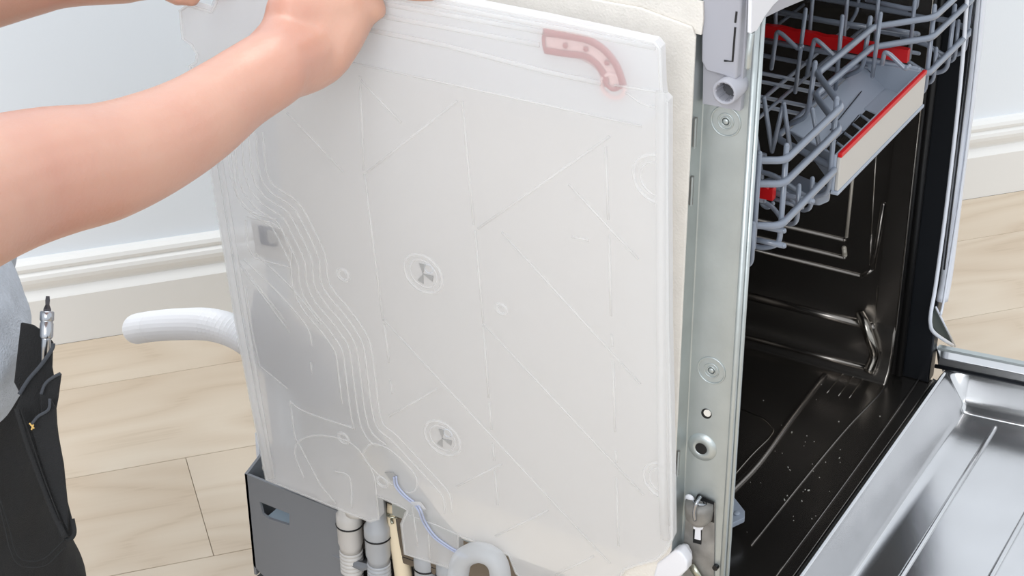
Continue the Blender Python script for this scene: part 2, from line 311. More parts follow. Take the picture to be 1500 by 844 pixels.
# hinge opening with hook
bm = NB(); prism(bm, [onside(x, y, -.0022) for x, y in ((1014, 738), (1022, 724), (1046, 736), (1046, 766), (1030, 762), (1012, 752))], (.001, 0, 0)); obj('hinge_opening', bm, M['black'], DW)
c = onside(1024, 752, -.004); bm = NB(); lathe(bm, c+V((0, 0, .012)), (0, 0, -1), [(.012, 0), (.0125, .006), (.0115, .016), (.008, .021), (.003, .022)], 20); o = obj('hinge_cup', bm, M['steel_dull'], DW, True)
bm = NB(); tube(bm, smoothline([onside(1026, 728, -.012), onside(1020, 738, -.019), onside(1017, 750, -.019), onside(1018, 762, -.017)]), .0016, 6); obj('hinge_hook', bm, M['chrome'], DW, True)
for r in (.0035, .0055): 
    bm = NB(); ring(bm, c+V((-.002, -.001, .0125)), (.3, 0, 1), r, .0007, 20); obj('spring_coil', bm, M['chrome'], DW, True)
bm = NB(); prism(bm, [onside(x, y, -.0035) for x, y in ((1016, 769), (1030, 772), (1029, 776), (1026, 777), (1026, 792), (1017, 790), (1018, 776), (1015, 774))], (.0015, 0, 0)); obj('latch_tongue', bm, M['white'], DW, bevel=.0004)
bm = NB(); prism(bm, [onside(x, y, -.0024) for x, y in ((1015, 776), (1028, 778), (1027, 798), (1015, 795))], (.0008, 0, 0)); obj('latch_slot', bm, M['black'], DW)
bm = NB(); ball(bm, onside(1010, 731, -.004), .0045, (.5, 1, 1)); obj('clip', bm, M['white'], DW, True)
bm = NB(); lathe(bm, onside(1047, 833, -.004), (1, 0, 0), [(.0025, 0), (.0025, .004)], 12); obj('bead_hole', bm, M['black'], DW)
# door hinge arm of white plastic
bm = NB(); prism(bm, [onside(x, y, -.022) for x, y in ((955, 850), (962, 826), (988, 807), (996, 808), (1006, 822), (1006, 836), (992, 850))], (.012, 0, 0)); obj('hinge_arm', bm, M['white'], DW, bevel=.002)
bm = NB(); prism(bm, [onside(x, y, -.012) for x, y in ((985, 812), (994, 802), (1003, 803), (1009, 815), (1010, 826), (1000, 834))], (.008, 0, 0)); obj('hinge_pivot', bm, M['white'], DW, bevel=.002)
bm = NB(); tube(bm, [onside(1012, 827, -.006), onside(1030, 856, -.006)], .004, 6, ref=(1, 0, 0), flat=.4); obj('hinge_spring_bar', bm, M['zinc'], DW, True)
# grey holder at the top of the front edge
bm = NB(); prism(bm, [onside(x, y, -.014) for x, y in ((1030, -90), (1027, 90), (1034, 104), (1056, 110), (1078, 118), (1083, 60), (1092, -90))], (.016, 0, 0)); hd = obj('counter_fixing_bracket', bm, M['holder'], DW, bevel=.002)
bm = NB(); prism(bm, [onside(x, y, -.006) for x, y in ((1030, 92), (1029, 152), (1084, 163), (1090, 90), (1100, -90), (1085, -90), (1076, 90))], (.007, 0, 0)); obj('bracket_foot', bm, M['holder'], hd, bevel=.0012)
bm = NB(); prism(bm, [onside(x, y, -.010) for x, y in ((1061, 95), (1066, 95), (1066, 128), (1061, 126))], (.006, 0, 0)); obj('bracket_web', bm, M['holder'], hd)
c = onside(1061, 136, -.022); bm = NB(); lathe(bm, c, (1, 0, 0), [(.0095, .024), (.0095, 0), (.0078, -.0005), (.0072, .002), (.0066, .014)], 28, False); obj('screw_tube', bm, M['holder'], hd, True)
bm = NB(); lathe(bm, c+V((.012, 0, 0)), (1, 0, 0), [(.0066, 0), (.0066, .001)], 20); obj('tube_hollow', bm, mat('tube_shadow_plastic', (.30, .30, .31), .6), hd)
bm = NB()
for k in range(8):
    a = k*math.pi/4; d = V((0, math.cos(a), math.sin(a))); tube(bm, [c+d*.0072+V((.001, 0, 0)), c+d*.0066+V((.012, 0, 0))], .0007, 5)
obj('tube_rib', bm, M['holder'], hd)
for pts in (((1079, 17), (1077, 33)), ((1077, 40), (1073, 90), (1061, 89))):
    bm = NB(); tube(bm, [onside(x, y, -.0142) for x, y in pts], .0009, 5); obj('bracket_gap', bm, M['black'], hd)
# white shroud at the upper front corner
def fr(x, y, v=-.008): return px(x, y, 1, v)
bm = NB(); prism(bm, [fr(*q) for q in ((1103, -60), (1100, 49), (1110, 44), (1121, 24), (1133, 8), (1150, -8), (1175, -60))], (0, .003, 0)); obj('corner_shroud', bm, M['white'], DW, bevel=.0008)
bm = NB(); prism(bm, [fr(*q, -.006) for q in ((1119, 27), (1150, 12), (1186, -3), (1215, -60), (1160, -60), (1130, 8))], (0, .003, 0)); obj('shroud_fold', bm, M['holder'], DW, bevel=.0008)
bm = NB(); tube(bm, smoothline([fr(1101, 48, -.004), fr(1099, 62, -.004), fr(1097, 80, -.004), fr(1095.5, 100, -.003)]), .0024, 8); obj('edge_gasket', bm, M['steel'], DW, True)
# far side bezel
def fz(x, y, v=-.004): return px(x, y, 1, v)
bm = NB(); tube(bm, smoothline([fz(1440, -50), fz(1427, 90), fz(1407, 240), fz(1388, 395), fz(1380, 440)]), .0105, 10, ref=(0, 1, 0), flat=.6); obj('bezel', bm, M['bezel'], DW, True)
bm = NB(); tube(bm, [fz(1434, -50, -.012), fz(1420, 90, -.012), fz(1402, 240, -.012), fz(1383, 395, -.012)], .0010, 6); obj('bezel_groove', bm, M['darkframe'], DW, True)
bm = NB(); tube(bm, smoothline([fz(1420, -50, -.007), fz(1407, 120, -.007), fz(1388, 290, -.007), fz(1371, 415, -.007), fz(1364, 455, -.007), fz(1363, 475, -.007), fz(1369, 488, -.007), fz(1395, 506, -.007)]), .0022, 8); obj('bezel_bead', bm, M['bezel'], DW, True)
bm = NB(); tube(bm, smoothline([fz(1443, -50, -.010), fz(1430, 90, -.010), fz(1410, 260, -.010), fz(1384, 430, -.010), fz(1378, 462, -.01)]), .0014, 6); obj('bezel_bead', bm, M['bezel'], DW, True)
bm = NB(); prism(bm, [fz(*q, -.003) for q in ((1371, 450), (1366, 462), (1366, 478), (1374, 488), (1397, 505))], (0, .003, 0)); obj('corner_seal', bm, mat('dark_green_seal', (.13, .20, .20), .6), DW)
bm = NB(); tube(bm, [fz(1371, 450, -.006), fz(1399, 507, -.006)], .0012, 6); obj('seal_edge', bm, M['bezel'], DW, True)
# sound felt
FX = -.017
fe = [onside(x, y, FX) for x, y in ((985, 805), (1003, 420), (1021, 52), (1015, 38), (940, 10), (860, -4), (740, -40))]
fe += [V((FX, .43, .765)), V((FX, .43, .37)), V((FX, .36, .37)), V((FX, .335, .30)), V((FX, .27, .23)), V((FX, .25, .215)), V((FX, .06, .215))]
bm = NB(); prism(bm, [p+V((-.003, 0, 0)) for p in fe], (.003, 0, 0)); obj('felt_mat', bm, M['felt'], DW, bevel=.001)
bm = NB(); prism(bm, [(-.0165, .035, TOP-.03), (-.0165, .034, .757), (-.0165, .035, .745), (-.0165, .455, .745), (-.0165, .455, TOP-.03)], (.002, 0, 0)); obj('felt_mat', bm, M['felt'], DW)
# ---- base: grey rear box, tray, fittings
bm = NB()
def plate(bm, outline, off): prism(bm, outline, off)
A = dict(y0=.405, y1=.52)
slot = [onside(x, y) for x, y in ((380, 735), (424, 753), (424, 770), (393, 760), (385, 754))]
o0 = [V((0, .521, .066)), V((0, .521, .182)), V((0, .405, .177)), V((0, .405, .04))]
# plate with a slot: ring of quads between outline and slot
sl = [slot[3], slot[4], slot[0], slot[1], slot[2]]
ov = [V((0, .505, .055)), V((0, .521, .066)), V((0, .521, .182)), V((0, .405, .177)), V((0, .405, .04))]
for dx, flip in ((0, 0), (.003, 1)):
    a = [bm.verts.new(p+V((dx, 0, 0))) for p in ov]; b = [bm.verts.new(p+V((dx, 0, 0))) for p in sl]
    for i in range(5): bm.faces.new((a[i], a[(i+1) % 5], b[(i+1) % 5], b[i]))
    if dx == 0: fa, fb = a, b
    else:
        for q, w_ in ((fa, a), (fb, b)):
            for i in range(5): bm.faces.new((q[i], q[(i+1) % 5], w_[(i+1) % 5], w_[i]))
bx = obj('base_housing', bm, M['greyplastic'], DW)
bm = NB(); box(bm, (0, .518, .055), (.06, .521, .182)); prism(bm, [(0, .521, .182), (.06, .521, .182), (.06, .521, .19), (.03, .521, .192)], (0, -.003, 0)); obj('housing_rear', bm, M['greyplastic'], bx)
bm = NB(); lathe(bm, V((.030, .5185, .175)), (0, -1, 0), [(.006, 0), (.006, .002)], 20); obj('housing_hole', bm, M['felt'], bx)
bm = NB(); box(bm, (0, .402, .03), (.030, .405, .177)); obj('housing_front', bm, M['greyplastic'], bx)
bm = NB(); box(bm, (.003, .43, .13), (.03, .50, .134)); box(bm, (.022, .43, .10), (.025, .50, .18)); obj('slot_recess', bm, mat('slot_plastic', (.62, .68, .73), .4), bx)
bm = NB(); box(bm, (.008, .455, .134), (.015, .46, .140)); obj('slot_tab', bm, M['white'], bx)
bm = NB(); box(bm, (.066, .0, .02), (.072, .518, .13)); box(bm, (.004, .0, .02), (.59, .54, .028)); box(bm, (.586, .0, .02), (.59, .54, .13)); box(bm, (.066, .535, .02), (.59, .54, .13)); obj('base_tray', bm, M['black'], DW)
for x, y in ((.04, .05), (.56, .05), (.04, .49), (.56, .49)):
    bm = NB(); lathe(bm, (x, y, 0), (0, 0, 1), [(.018, 0), (.018, .006), (.007, .008), (.007, .035)], 16); obj('foot', bm, M['black'], DW)
# bracket ledge with hoses
BX = .018
def pb(x, y, v=BX): return px(x, y, 0, v)
bm = NB(); prism(bm, [pb(484, 812, .0), pb(497, 806, .03), pb(545, 812, .04), pb(545, 828, .0), pb(530, 833, -.004)], (0, 0, -.004)); obj('hose_ledge', bm, M['greyplastic'], DW, bevel=.0006)
dn = V((0, 0, -1))
def connector(x, y, r, m, v=BX, name='hose_connector'):
    c = pb(x, y, v); q = V((0, 0, -1))
    bm = NB(); lathe(bm, c, q, [(r*.75, -.03), (r*.8, -.004), (r, 0), (r*1.02, .004), (r*1.02, .013), (r*.98, .014), (r*.98, .034), (r*.88, .038), (r*.86, .044)], 28)
    o = obj(name, bm, m, DW, True)
    bm = NB(); ring(bm, c+q*.0125, q, r*1.0, .0011, 32); obj('seal_ring', bm, M['rubber'], o, True)
    bm = NB(); 
    prof = []
    for k in range(6): h = .044+k*.0046; prof += [(r*.88, h), (r*.93, h+.001), (r*.93, h+.0026), (r*.84, h+.0036)]
    lathe(bm, c, q, prof, 28); obj('ribbed_collar', bm, m, o, True)
    return o
connector(511, 752, .0128, M['connector'], .006); connector(552, 770, .0128, M['bluegrey'], .006)
connector(623, 815, .0115, M['bluegrey']); connector(656, 826, .0115, M['bluegrey'])
bm = NB(); prof = []
for k in range(9): h = k*.0040; prof += [(.0085, h), (.0095, h+.001), (.0095, h+.0022), (.008, h+.003)]
lathe(bm, pb(517, 828), dn, prof, 24); obj('corrugated_hose', bm, M['connector'], DW, True)
bm = NB(); tube(bm, smoothline([pb(578, 735), pb(578, 752), pb(582, 785), pb(587, 815), pb(592, 850), pb(594, 880)]), [.0076+.00006*i for i in range(31)], 16); cr = obj('rubber_hose', bm, M['cream'], DW, True)
bm = NB(); c = pb(577, 747)
ring(bm, c, (0, .15, 1), .0088, .0009, 28); ring(bm, c-V((0, 0, .003)), (.1, -.15, 1), .0090, .0009, 28); tube(bm, [c+V((-.009, .006, 0)), c+V((-.013, .010, -.002))], .0012, 6); tube(bm, [c+V((-.009, -.003, -.004)), c+V((-.012, -.006, -.007))], .0015, 6)
obj('wire_clamp', bm, M['zinc'], cr, True)
# parts behind the frosted panel, lower rear
bm = NB(); prism(bm, [px(x, y, 0, -.0215) for x, y in ((372, 425), (440, 478), (482, 500), (492, 530), (492, 590), (470, 604), (436, 588), (412, 560), (378, 538), (365, 480))], (.0015, 0, 0)); obj('softener_chamber', bm, M['chamber'], DW)
bm = NB(); prism(bm, [px(x, y, 0, 0.0) for x, y in ((385, 545), (425, 575), (432, 600), (436, 650), (470, 730), (405, 705))], (.01, 0, 0)); obj('softener_side', bm, mat('shaded_grey_plastic', (.66, .67, .70), .5), DW, bevel=.003)
bm = NB(); prism(bm, [px(x, y, 0, .004) for x, y in ((425, 575), (500, 605), (560, 660), (640, 740), (660, 800), (560, 730), (470, 738), (436, 650), (430, 600))], (.012, 0, 0)); obj('pump_housing', bm, M['pump'], DW, bevel=.003)
bm = NB(); lathe(bm, px(500, 688, 0, .004), (-1, 0, 0), [(.020, 0), (.019, .005), (.012, .006), (.0115, .010), (.004, .0105), (.004, .008)], 32); obj('pump_cap', bm, M['connector'], DW, True)
bm = NB(); tube(bm, smoothline([px(x, y, 0, .0) for x, y in ((505, 690), (520, 720), (525, 750))]), .013, 14); obj('pump_outlet', bm, M['connector'], DW, True)
bm = NB(); tube(bm, smoothline([px(x, y, 0, -.006) for x, y in ((535, 655), (560, 680), (590, 710))]), .011, 12); obj('cream_tube', bm, M['cream'], DW, True)
bm = NB(); box(bm, (-.0168, .43, .25), (-.0162, .457, .745)); obj('rear_side_panel', bm, mat('pale_zinc', (.80, .83, .86), .5, .3), DW)
bm = NB(); prism(bm, [px(x, y, 1, .53) for x, y in ((378, 635), (386, 640), (392, 684), (381, 682))], (0, .004, 0)); obj('rear_strip', bm, M['bezel'], DW)
bm = NB(); prism(bm, [px(x, y, 0, .022) for x, y in ((535, 700), (700, 735), (700, 770), (600, 760), (590, 765), (585, 790), (535, 790))], (.004, 0, 0)); obj('inlet_chamber', bm, M['pump'], DW)
# black gap, motor
bm = NB(); lathe(bm, px(932, 842, 0, .012), (-1, 0, 0), [(.035, 0), (.035, .012), (.028, .016), (.01, .018)], 36); obj('motor_housing', bm, M['motor'], DW, True)
bm = NB(); lathe(bm, px(932, 842, 0, .010), (-1, 0, 0), [(.0385, 0), (.0385, .006), (.036, .007), (.036, 0)], 36, False); obj('motor_ring', bm, M['black'], DW, True)
bm = NB(); prism(bm, [px(x, y, 0, .02) for x, y in ((665, 778), (705, 795), (705, 802), (665, 790))], (.004, 0, 0)); obj('base_cross_strip', bm, M['felt'], DW)
# ---- door
DT = .07
def dp(x, y, z): return V((x, y, z+(-y-.02)*DT))
bm = NB()
xs = [.012, .030, .040, .560, .574, .590]
# rim, slope and basin as a grid
ys = [-.0165, -.0185, -.0215, -.0235, -.0445, -.0490, -.30, -.535, -.545, -.560, -.575]
xs = [.012, .026, .036, .046, .556, .566, .576, .590]
def dz(i, j):
    rim = .166
    a = [0, 0, .75, 1, 1, .75, 0, 0][i]; b = [0, 0, .02, .10, .88, 1, 1, 1, .8, 0, 0][j]
    return rim-.0445*min(a, b)
gv = [[bm.verts.new(dp(x, y, dz(i, j)+(.0 if j else -.002))) for j, y in enumerate(ys)] for i, x in enumerate(xs)]
for i in range(len(xs)-1):
    for j in range(len(ys)-1): bm.faces.new((gv[i][j], gv[i][j+1], gv[i+1][j+1], gv[i+1][j]))
door = obj('door', bm, M['door'], DW, True)
sm = door.modifiers.new('s', 'SUBSURF'); sm.levels = sm.render_levels = 3
e = door.data.attributes.new('crease_edge', 'FLOAT', 'EDGE')
for i, ed in enumerate(door.data.edges): e.data[i].value = .45
bm = NB(); prism(bm, [dp(.0, -.03, .11), dp(.0, -.03, .160), dp(.0, -.585, .160), dp(.0, -.585, .11)], (.010, 0, 0)); prism(bm, [dp(.592, -.022, .11), dp(.592, -.0, .180), dp(.592, -.585, .180), dp(.592, -.585, .11)], (.008, 0, 0)); hexa(bm, [dp(.01, -.03, .10), dp(.592, -.03, .10), dp(.592, -.585, .10), dp(.01, -.585, .10)], [dp(.01, -.03, .118), dp(.592, -.03, .118), dp(.592, -.585, .118), dp(.01, -.585, .118)]); obj('door_shell', bm, M['steel'], door, bevel=.001)
bm = NB(); hexa(bm, [dp(.574, -.008, .168), dp(.598, -.004, .168), dp(.598, -.585, .168), dp(.574, -.585, .168)], [dp(.578, -.008, .176), dp(.598, .004, .179), dp(.598, -.585, .179), dp(.578, -.585, .176)]); obj('door_edge_strip', bm, M['door'], door, bevel=.0012)
bm = NB(); tube(bm, [dp(.572, -.006, .1675), dp(.570, -.56, .1675)], .0024, 8); obj('door_edge_groove', bm, M['darkframe'], door, True)
for y, x0, x1 in ((-.088, .05, .552), (-.165, .05, .552), (-.242, .05, .552), (-.32, .05, .552), (-.40, .05, .552), (-.48, .05, .552)):
    bm = NB(); pts = [dp(x, y, .1212) for x in (x0, x0+.01, x1-.01, x1)]; tube(bm, pts, [.0008, .0034, .0034, .0008], 10, ref=(0, 0, 1), flat=.8); obj('door_rib', bm, M['door'], door, True)
bm = NB(); hexa(bm, [(.014, -.016, .118), (.59, -.016, .118), (.59, .0, .118), (.014, .0, .118)], [(.014, -.016, .134), (.59, -.016, .134), (.59, -.001, .139), (.014, -.001, .139)]); obj('sill_seal', bm, M['rubber'], DW)
# ------------------------------------------------------------------ upper rack
RK = thing('upper_rack', (.3, .2, .55), 'grey wire dish rack with red tine holders inside the open dishwasher', 'rack')
def wire(name, pts, r=.0022, m='rack', f=.008, parent=RK):
    bm = NB(); tube(bm, fillet(pts, f, 5) if f else pts, r, 10); a, b = V(pts[0]), V(pts[-1]); ball(bm, a, r, seg=8); ball(bm, b, r, seg=8); return obj(name, bm, M[m], parent, True)
def frame_path(z, recess, yb=.44):
    a = [(.028, yb, z), (.028, .035, z), (.052, -.010, z), (.174, -.009, z)]
    b = [(.232, .036, z), (.365, .034, z)] if recess else [(.208, .060, z), (.402, .060, z)]
    return a+b+[(.416, -.006, z), (.548, -.006, z), (.566, .02, z), (.566, yb, z)]
wire('front_rail', frame_path(.628, 1), .0031); wire('front_rail', frame_path(.608, 1), .0031); wire('front_rail', frame_path(.5715, 0), .0031)
ZB = .545
for k, (x, y, z1, yl) in enumerate(((.038, .006, .63, 0), (.062, -.0065, .63, 0), (.170, -.0055, .63, 0), (.236, .040, .63, 1), (.365, .038, .63, 1), (.424, -.003, .63, 0), (.49, -.003, .61, 0), (.545, -.003, .61, 0))):
    zb = ZB
    if yl: wire('upright', [(x, y, z1+.006), (x, y+.003, .585), (x, .063, .571)], .0023); continue
    wire('upright', [(x, y, z1+.006), (x, y, zb+.004), (x, y+.018, zb-.004), (x, y+.05, zb+.010), (x, .45, zb+.010)], .0023)
for x, y, z1 in ((.020, .000, .585), (.105, -.003, .583), (.135, -.003, .577), (.455, .0, .583), (.520, .0, .590)):
    wire('front_hook', [(x, y, z1), (x, y-.001, ZB+.004), (x+.008, y+.012, ZB-.004), (x+.014, y+.028, ZB+.008), (x+.014, .06, ZB+.012)], .0020)
for x in (.09, .115, .20, .30, .32, .355, .375, .46, .50):
    wire('base_wire', [(x, .066 if .18 < x < .42 else .03, ZB+.012), (x, .43, ZB+.012)], .0020, f=0)
for y in (.10, .18, .26, .34, .42):
    wire('cross_wire', [(.03, y, ZB+.016), (.566, y, ZB+.016)], .0018, f=0)
for y in (.12, .3, .43): wire('cross_wire', [(.028, y, .628), (.028, y, ZB+.02), (.05, y, ZB+.010), (.54, y, ZB+.010), (.566, y, ZB+.02), (.566, y, .628)], .0020)
# tall tines traced on the tine rows
def rowtine(name, pts, X, r=.0020, f=.004): return wire(name, [px(x, y, 0, X) for x, y in pts], r, f=f)
for a, b in (((1119, 24), (1111, 126)), ((1180, 14), (1165, 135)), ((1234, 24), (1224, 130)), ((1290, 20), (1278, 112))): rowtine('tine', [a, b], .33)
for q in ([(1130, 100), (1138, 46), (1146, 50)], [(1182, 110), (1193, 57), (1201, 62)], [(1292, 94), (1296, 76), (1303, 79)]):
    rowtine('bent_tine', q+[(q[-1][0]+23, q[-1][1]+22), (q[-1][0]+29, q[-1][1]+18)], .30, .0021)
for a, b in (((1137, -10), (1136, 38)), ((1191, -10), (1186, 47)), ((1243, -20), (1236, 56)), ((1287, -10), (1282, 60)), ((1340, 2), (1332, 85))): rowtine('tine', [a, b], .43)
for a, b in (((1119, 144), (1131, 222)), ((1147, 155), (1131, 222)), ((1148, 152), (1158, 222)), ((1106, 190), (1116, 260)), ((1097, 190), (1102, 232)), ((1190, 160), (1200, 215))): rowtine('tine', [a, b], .17)
rowtine('tine', [(1106, 228), (1110, 255), (1116, 300), (1125, 305), (1132, 298)], .13)
# cup shelf wires high in the back
wire('shelf_wire', [px(1100, 8, 0, .50), px(1210, 30, 0, .50), px(1345, 50, 0, .50)], .0024, f=0)
wire('shelf_wire', [px(1270, 0, 0, .45), px(1330, 13, 0, .45), px(1342, 12, 0, .45), px(1345, -20, 0, .45)], .0024)
wire('shelf_wire', [px(1290, 40, 0, .47), px(1344, 49, 0, .47)], .002, f=0)
# red tine clips
def clip(a, b, X, h=.0075):
    p, q = px(*a, 0, X), px(*b, 0, X); d = (q-p); n = 14; bm = NB()
    top = [p+d*i/n+V((0, 0, h+(.0012 if i % 3 else 0))) for i in range(n+1)]; bot = [q+V((0, 0, -h)), p+V((0, 0, -h))]
    prism(bm, top+bot, (.007, 0, 0)); o = obj('red_tine_holder', bm, M['red'], RK, bevel=.0006, label='red plastic tine holder'); return o
clip((1118, 46), (1329, 84), .40, .0058); clip((1085, 277), (1132, 287), .10, .005)
wire('hinge_rod', [px(1095, 55, 0, .40), px(1345, 102, 0, .40)], .0026, f=0); wire('hinge_rod', [px(1130, 282, 0, .11), px(1190, 295, 0, .11)], .0024, f=0); wire('hinge_rod', [px(1130, 290, 0, .11), px(1175, 304, 0, .11)], .0018, f=0)
for y in (0, 1): wire('base_wire', [px(1090, 327+y*20, 0, .06), px(1148, 338+y*22, 0, .06)], .0024, f=0)
# spray arm pieces under the rack
bm = NB(); prism(bm, [px(x, y, 2, .54) for x, y in ((1112, 262), (1160, 250), (1212, 272), (1218, 280), (1200, 288), (1150, 280))], (0, 0, -.010)); SA = tag(obj('spray_arm', bm, M['rack'], bevel=.003), 'grey plastic spray arm under the upper rack', 'spray arm')
# grey tray with red stripe
TR = thing('rack_handle_tray', (.28, .02, .56), 'grey plastic tray with red stripe hung on front of the rack', 'tray')
X0, X1, YF, YB, ZT, ZL = .172, .388, -.013, .055, .584, .552
bm = NB(); hexa(bm, [(X0, YF, ZL), (X1, YF, ZL), (X1, YF+.0035, ZL), (X0, YF+.0035, ZL)], [(X0, YF, ZT-.001), (X1, YF, ZT-.001), (X1, YF+.0035, ZT-.001), (X0, YF+.0035, ZT-.001)]); obj('handle_plate', bm, M['trayplate'], TR, bevel=.0008)
bm = NB(); hexa(bm, [(X0-.001, YF+.0035, ZL-.003), (X1+.001, YF+.0035, ZL-.003), (X1+.001, YF+.006, ZL-.003), (X0-.001, YF+.006, ZL-.003)], [(X0-.001, YF+.0035, ZT+.001), (X1+.001, YF+.0035, ZT+.001), (X1+.001, YF+.006, ZT+.001), (X0-.001, YF+.006, ZT+.001)])
box(bm, (X0-.002, YF-.001, ZL-.003), (X1+.002, YF+.006, ZL)); obj('tray_front', bm, M['tray'], TR, bevel=.0006)
bm = NB(); box(bm, (X0, YF-.0008, ZT-.001), (X1, YF+.0032, ZT+.0030)); obj('red_stripe', bm, M['red'], TR, bevel=.0008, label='red plastic stripe')
bm = NB()   # back plane leaning away, far end wall, floor grille
hexa(bm, [(.208, .024, .5575), (.392, .024, .5575), (.392, .026, .5560), (.208, .026, .5560)], [(.226, .054, .573), (.405, .054, .573), (.405, .056, .573), (.226, .056, .573)])
hexa(bm, [(.385, YF+.006, .556), (.388, YF+.006, .556), (.395, .026, .557), (.392, .026, .557)], [(.388, YF+.006, ZT), (.391, YF+.006, ZT), (.408, .056, .576), (.405, .056, .576)])
hexa(bm, [(.330, YF+.006, .553), (.390, YF+.006, .553), (.392, .026, .558), (.336, .026, .558)], [(.330, YF+.006, .556), (.390, YF+.006, .556), (.392, .026, .5595), (.336, .026, .5595)])
hexa(bm, [(X0, YF+.006, .556), (X0+.003, YF+.006, .556), (.212, .025, .560), (.208, .025, .560)], [(X0, YF+.006, ZT), (X0+.003, YF+.006, ZT), (.230, .057, .572), (.227, .057, .572)])
obj('tray_basin', bm, M['tray'], TR, bevel=.0008)
for k in range(6):
    x = .200+k*.022; bm = NB(); tube(bm, [(x, YF+.006, .557), (x+.004, .008, .5555), (x+.014, .025, .5575)], .0014, 6); obj('grille_bar', bm, M['tray'], TR, True)
for a, b in (((1216, 192), (1262, 135)), ((1212, 200+25), (1258, 170))):
    bm = NB(); tube(bm, [px(*a, 2, .5655)+V((0, 0, .001)), px(*b, 2, .5655)+V((0, 0, .001))], .0005, 5); obj('tray_slot', bm, M['darkframe'], TR)
# ------------------------------------------------------------------ frosted water panel, leaning out at the top
PN = V((-1, 0, -.11)).normalized(); PO = V((-.017, 0, .24))
def pp(x, y, off=0):
    r = ray(x, y); o = PO+PN*off; return CP+r*((o-CP).dot(PN)/r.dot(PN))
WP = thing('water_distribution_panel', pp(700, 800), 'large frosted white plastic water panel lifted off the dishwasher side', 'panel')
out = [(330, -40), (316, 5), (310, 18), (275, 8), (264, 16), (268, 57), (281, 66), (289, 80), (287, 92), (278, 97), (306, 230), (345, 470), (368, 590), (390, 703), (484, 741), (542, 764), (555, 760), (552, 727), (585, 741), (597, 748), (588, 768), (593, 812), (620, 820), (657, 832), (671, 812), (671, 784), (745, 813), (756, 840), (790, 870), (850, 890), (905, 890), (906, 848), (914, 835), (930, 829), (962, 820), (975, 808), (984, 790), (983, 700), (980, 560), (978, 480), (977, 300), (977, 150), (970, 143), (968, 128), (966, 72), (958, 62), (882, 45), (797, 27), (650, -2), (450, -45)]
bm = NB(); prism(bm, [pp(x, y, .010) for x, y in out], -PN*.0095); obj('shell', bm, M['frost'], WP)
# rim bead round the outline
def rib(pts, r=.0012, sm=False, m='frostrib', name='rib', off=.0107, flat=.4, seg=6):
    P3 = [pp(x, y, off) for x, y in pts]; P3 = smoothline(P3) if sm else P3
    bm = NB(); tube(bm, P3, r, seg, ref=PN, flat=flat); return obj(name, bm, M[m], WP, True)
rib(out+[out[0]], .0016, name='rim')
rib([(322, 230), (361, 470), (381, 590), (400, 700)], .003, name='side_fold', flat=.4, off=.0114)
rib([(311, 230), (350, 470), (373, 590), (395, 700)], .0045, name='side_fold', flat=.4, off=.012)
rib([(968, 135), (968, 480), (970, 700), (974, 790)], .0045, name='side_fold', flat=.4, off=.012); rib([(976, 150), (975, 480), (978, 770)], .0022, name='side_fold', off=.0112)
# thicker header chamber along the top
bm = NB(); prism(bm, [pp(x, y, -.002) for x, y in ((300, 40), (515, 92), (940, 185), (962, 168), (960, 68), (797, 32), (450, -40), (330, -60))], -PN*.008); obj('header_chamber', bm, M['frostclear'], WP)
for pts in ([(520, 40), (650, 66), (800, 105), (880, 122)], [(540, 20), (650, 40), (790, 66)], [(540, 2), (650, 21), (795, 47)], [(560, -6), (650, 9), (800, 38), (960, 70)]): rib(pts, .0022, flat=.5)
rib([(515, 92), (727, 138), (940, 185)], .0010)
rib([(915, 135), (940, 152), (966, 160)], .001); rib([(900, 125), (966, 135)], .001)
for pts in ([(527, 112), (533, 250)], [(534, 255), (547, 360), (561, 470)], [(563, 475), (570, 532)], [(571, 557), (575, 577)], [(677, 148), (694, 330)], [(696, 338), (708, 473)], [(708, 478), (716, 583)], [(717, 590), (720, 630)], [(722, 650), (724, 675)], [(725, 690), (729, 740)],
    [(887, 215), (891, 322)], [(892, 345), (895, 463)], [(896, 490), (897, 508)], [(898, 530), (901, 633)], [(902, 660), (903, 678)], [(903, 700), (906, 800)],
    [(670, 148), (538, 252)], [(420, 165), (503, 252)], [(528, 117), (588, 180)], [(893, 200), (700, 335)], [(833, 270), (935, 380)], [(735, 340), (938, 563)], [(707, 473), (943, 726)], [(560, 466), (721, 640), (894, 826)], [(837, 347), (862, 352)], [(570, 610), (640, 570)], [(668, 713), (735, 680)], [(725, 786), (803, 748)], [(815, 842), (870, 815)],
    [(350, 386), (424, 487)], [(340, 372), (418, 470)], [(455, 530), (457, 548)]): rib(pts)
rib([(357, 380), (410, 432), (449, 478), (457, 507)], sm=True); rib([(375, 372), (430, 425), (470, 475)], sm=True)
main = [(385, 195), (394, 263), (435, 295), (459, 335), (477, 377), (483, 417), (517, 460), (541, 500), (549, 550), (559, 616), (580, 637), (623, 683), (657, 722), (662, 752)]
L3 = smoothline([V((x, y, 0)) for x, y in main], 4)
for k in range(6):
    q = []
    for i, p in enumerate(L3):
        t = (L3[min(i+1, len(L3)-1)]-L3[max(i-1, 0)]).normalized(); q.append((p.x-t.y*-1*-1*(-10.5*k)*-1*-1 if False else p.x-(-t.y)*-1*10.5*k, p.y-(t.x)*-1*10.5*k))
    n = len(q) if k < 2 else len(q)-(8+2*k); rib(q[:n], .0012, name='channel_wall')
rib([(340, 225), (349, 290), (372, 312), (405, 322)], sm=True); rib([(361, 420), (369, 485), (380, 536), (422, 570)])
rib([(425, 590), (432, 640), (470, 712), (492, 738)], .0012); rib([(424, 588), (440, 600), (470, 612), (520, 628)], .0012, True)
rib([(445, 700), (432, 665), (440, 645), (470, 638), (515, 650), (545, 690), (552, 727)], .0012, True)
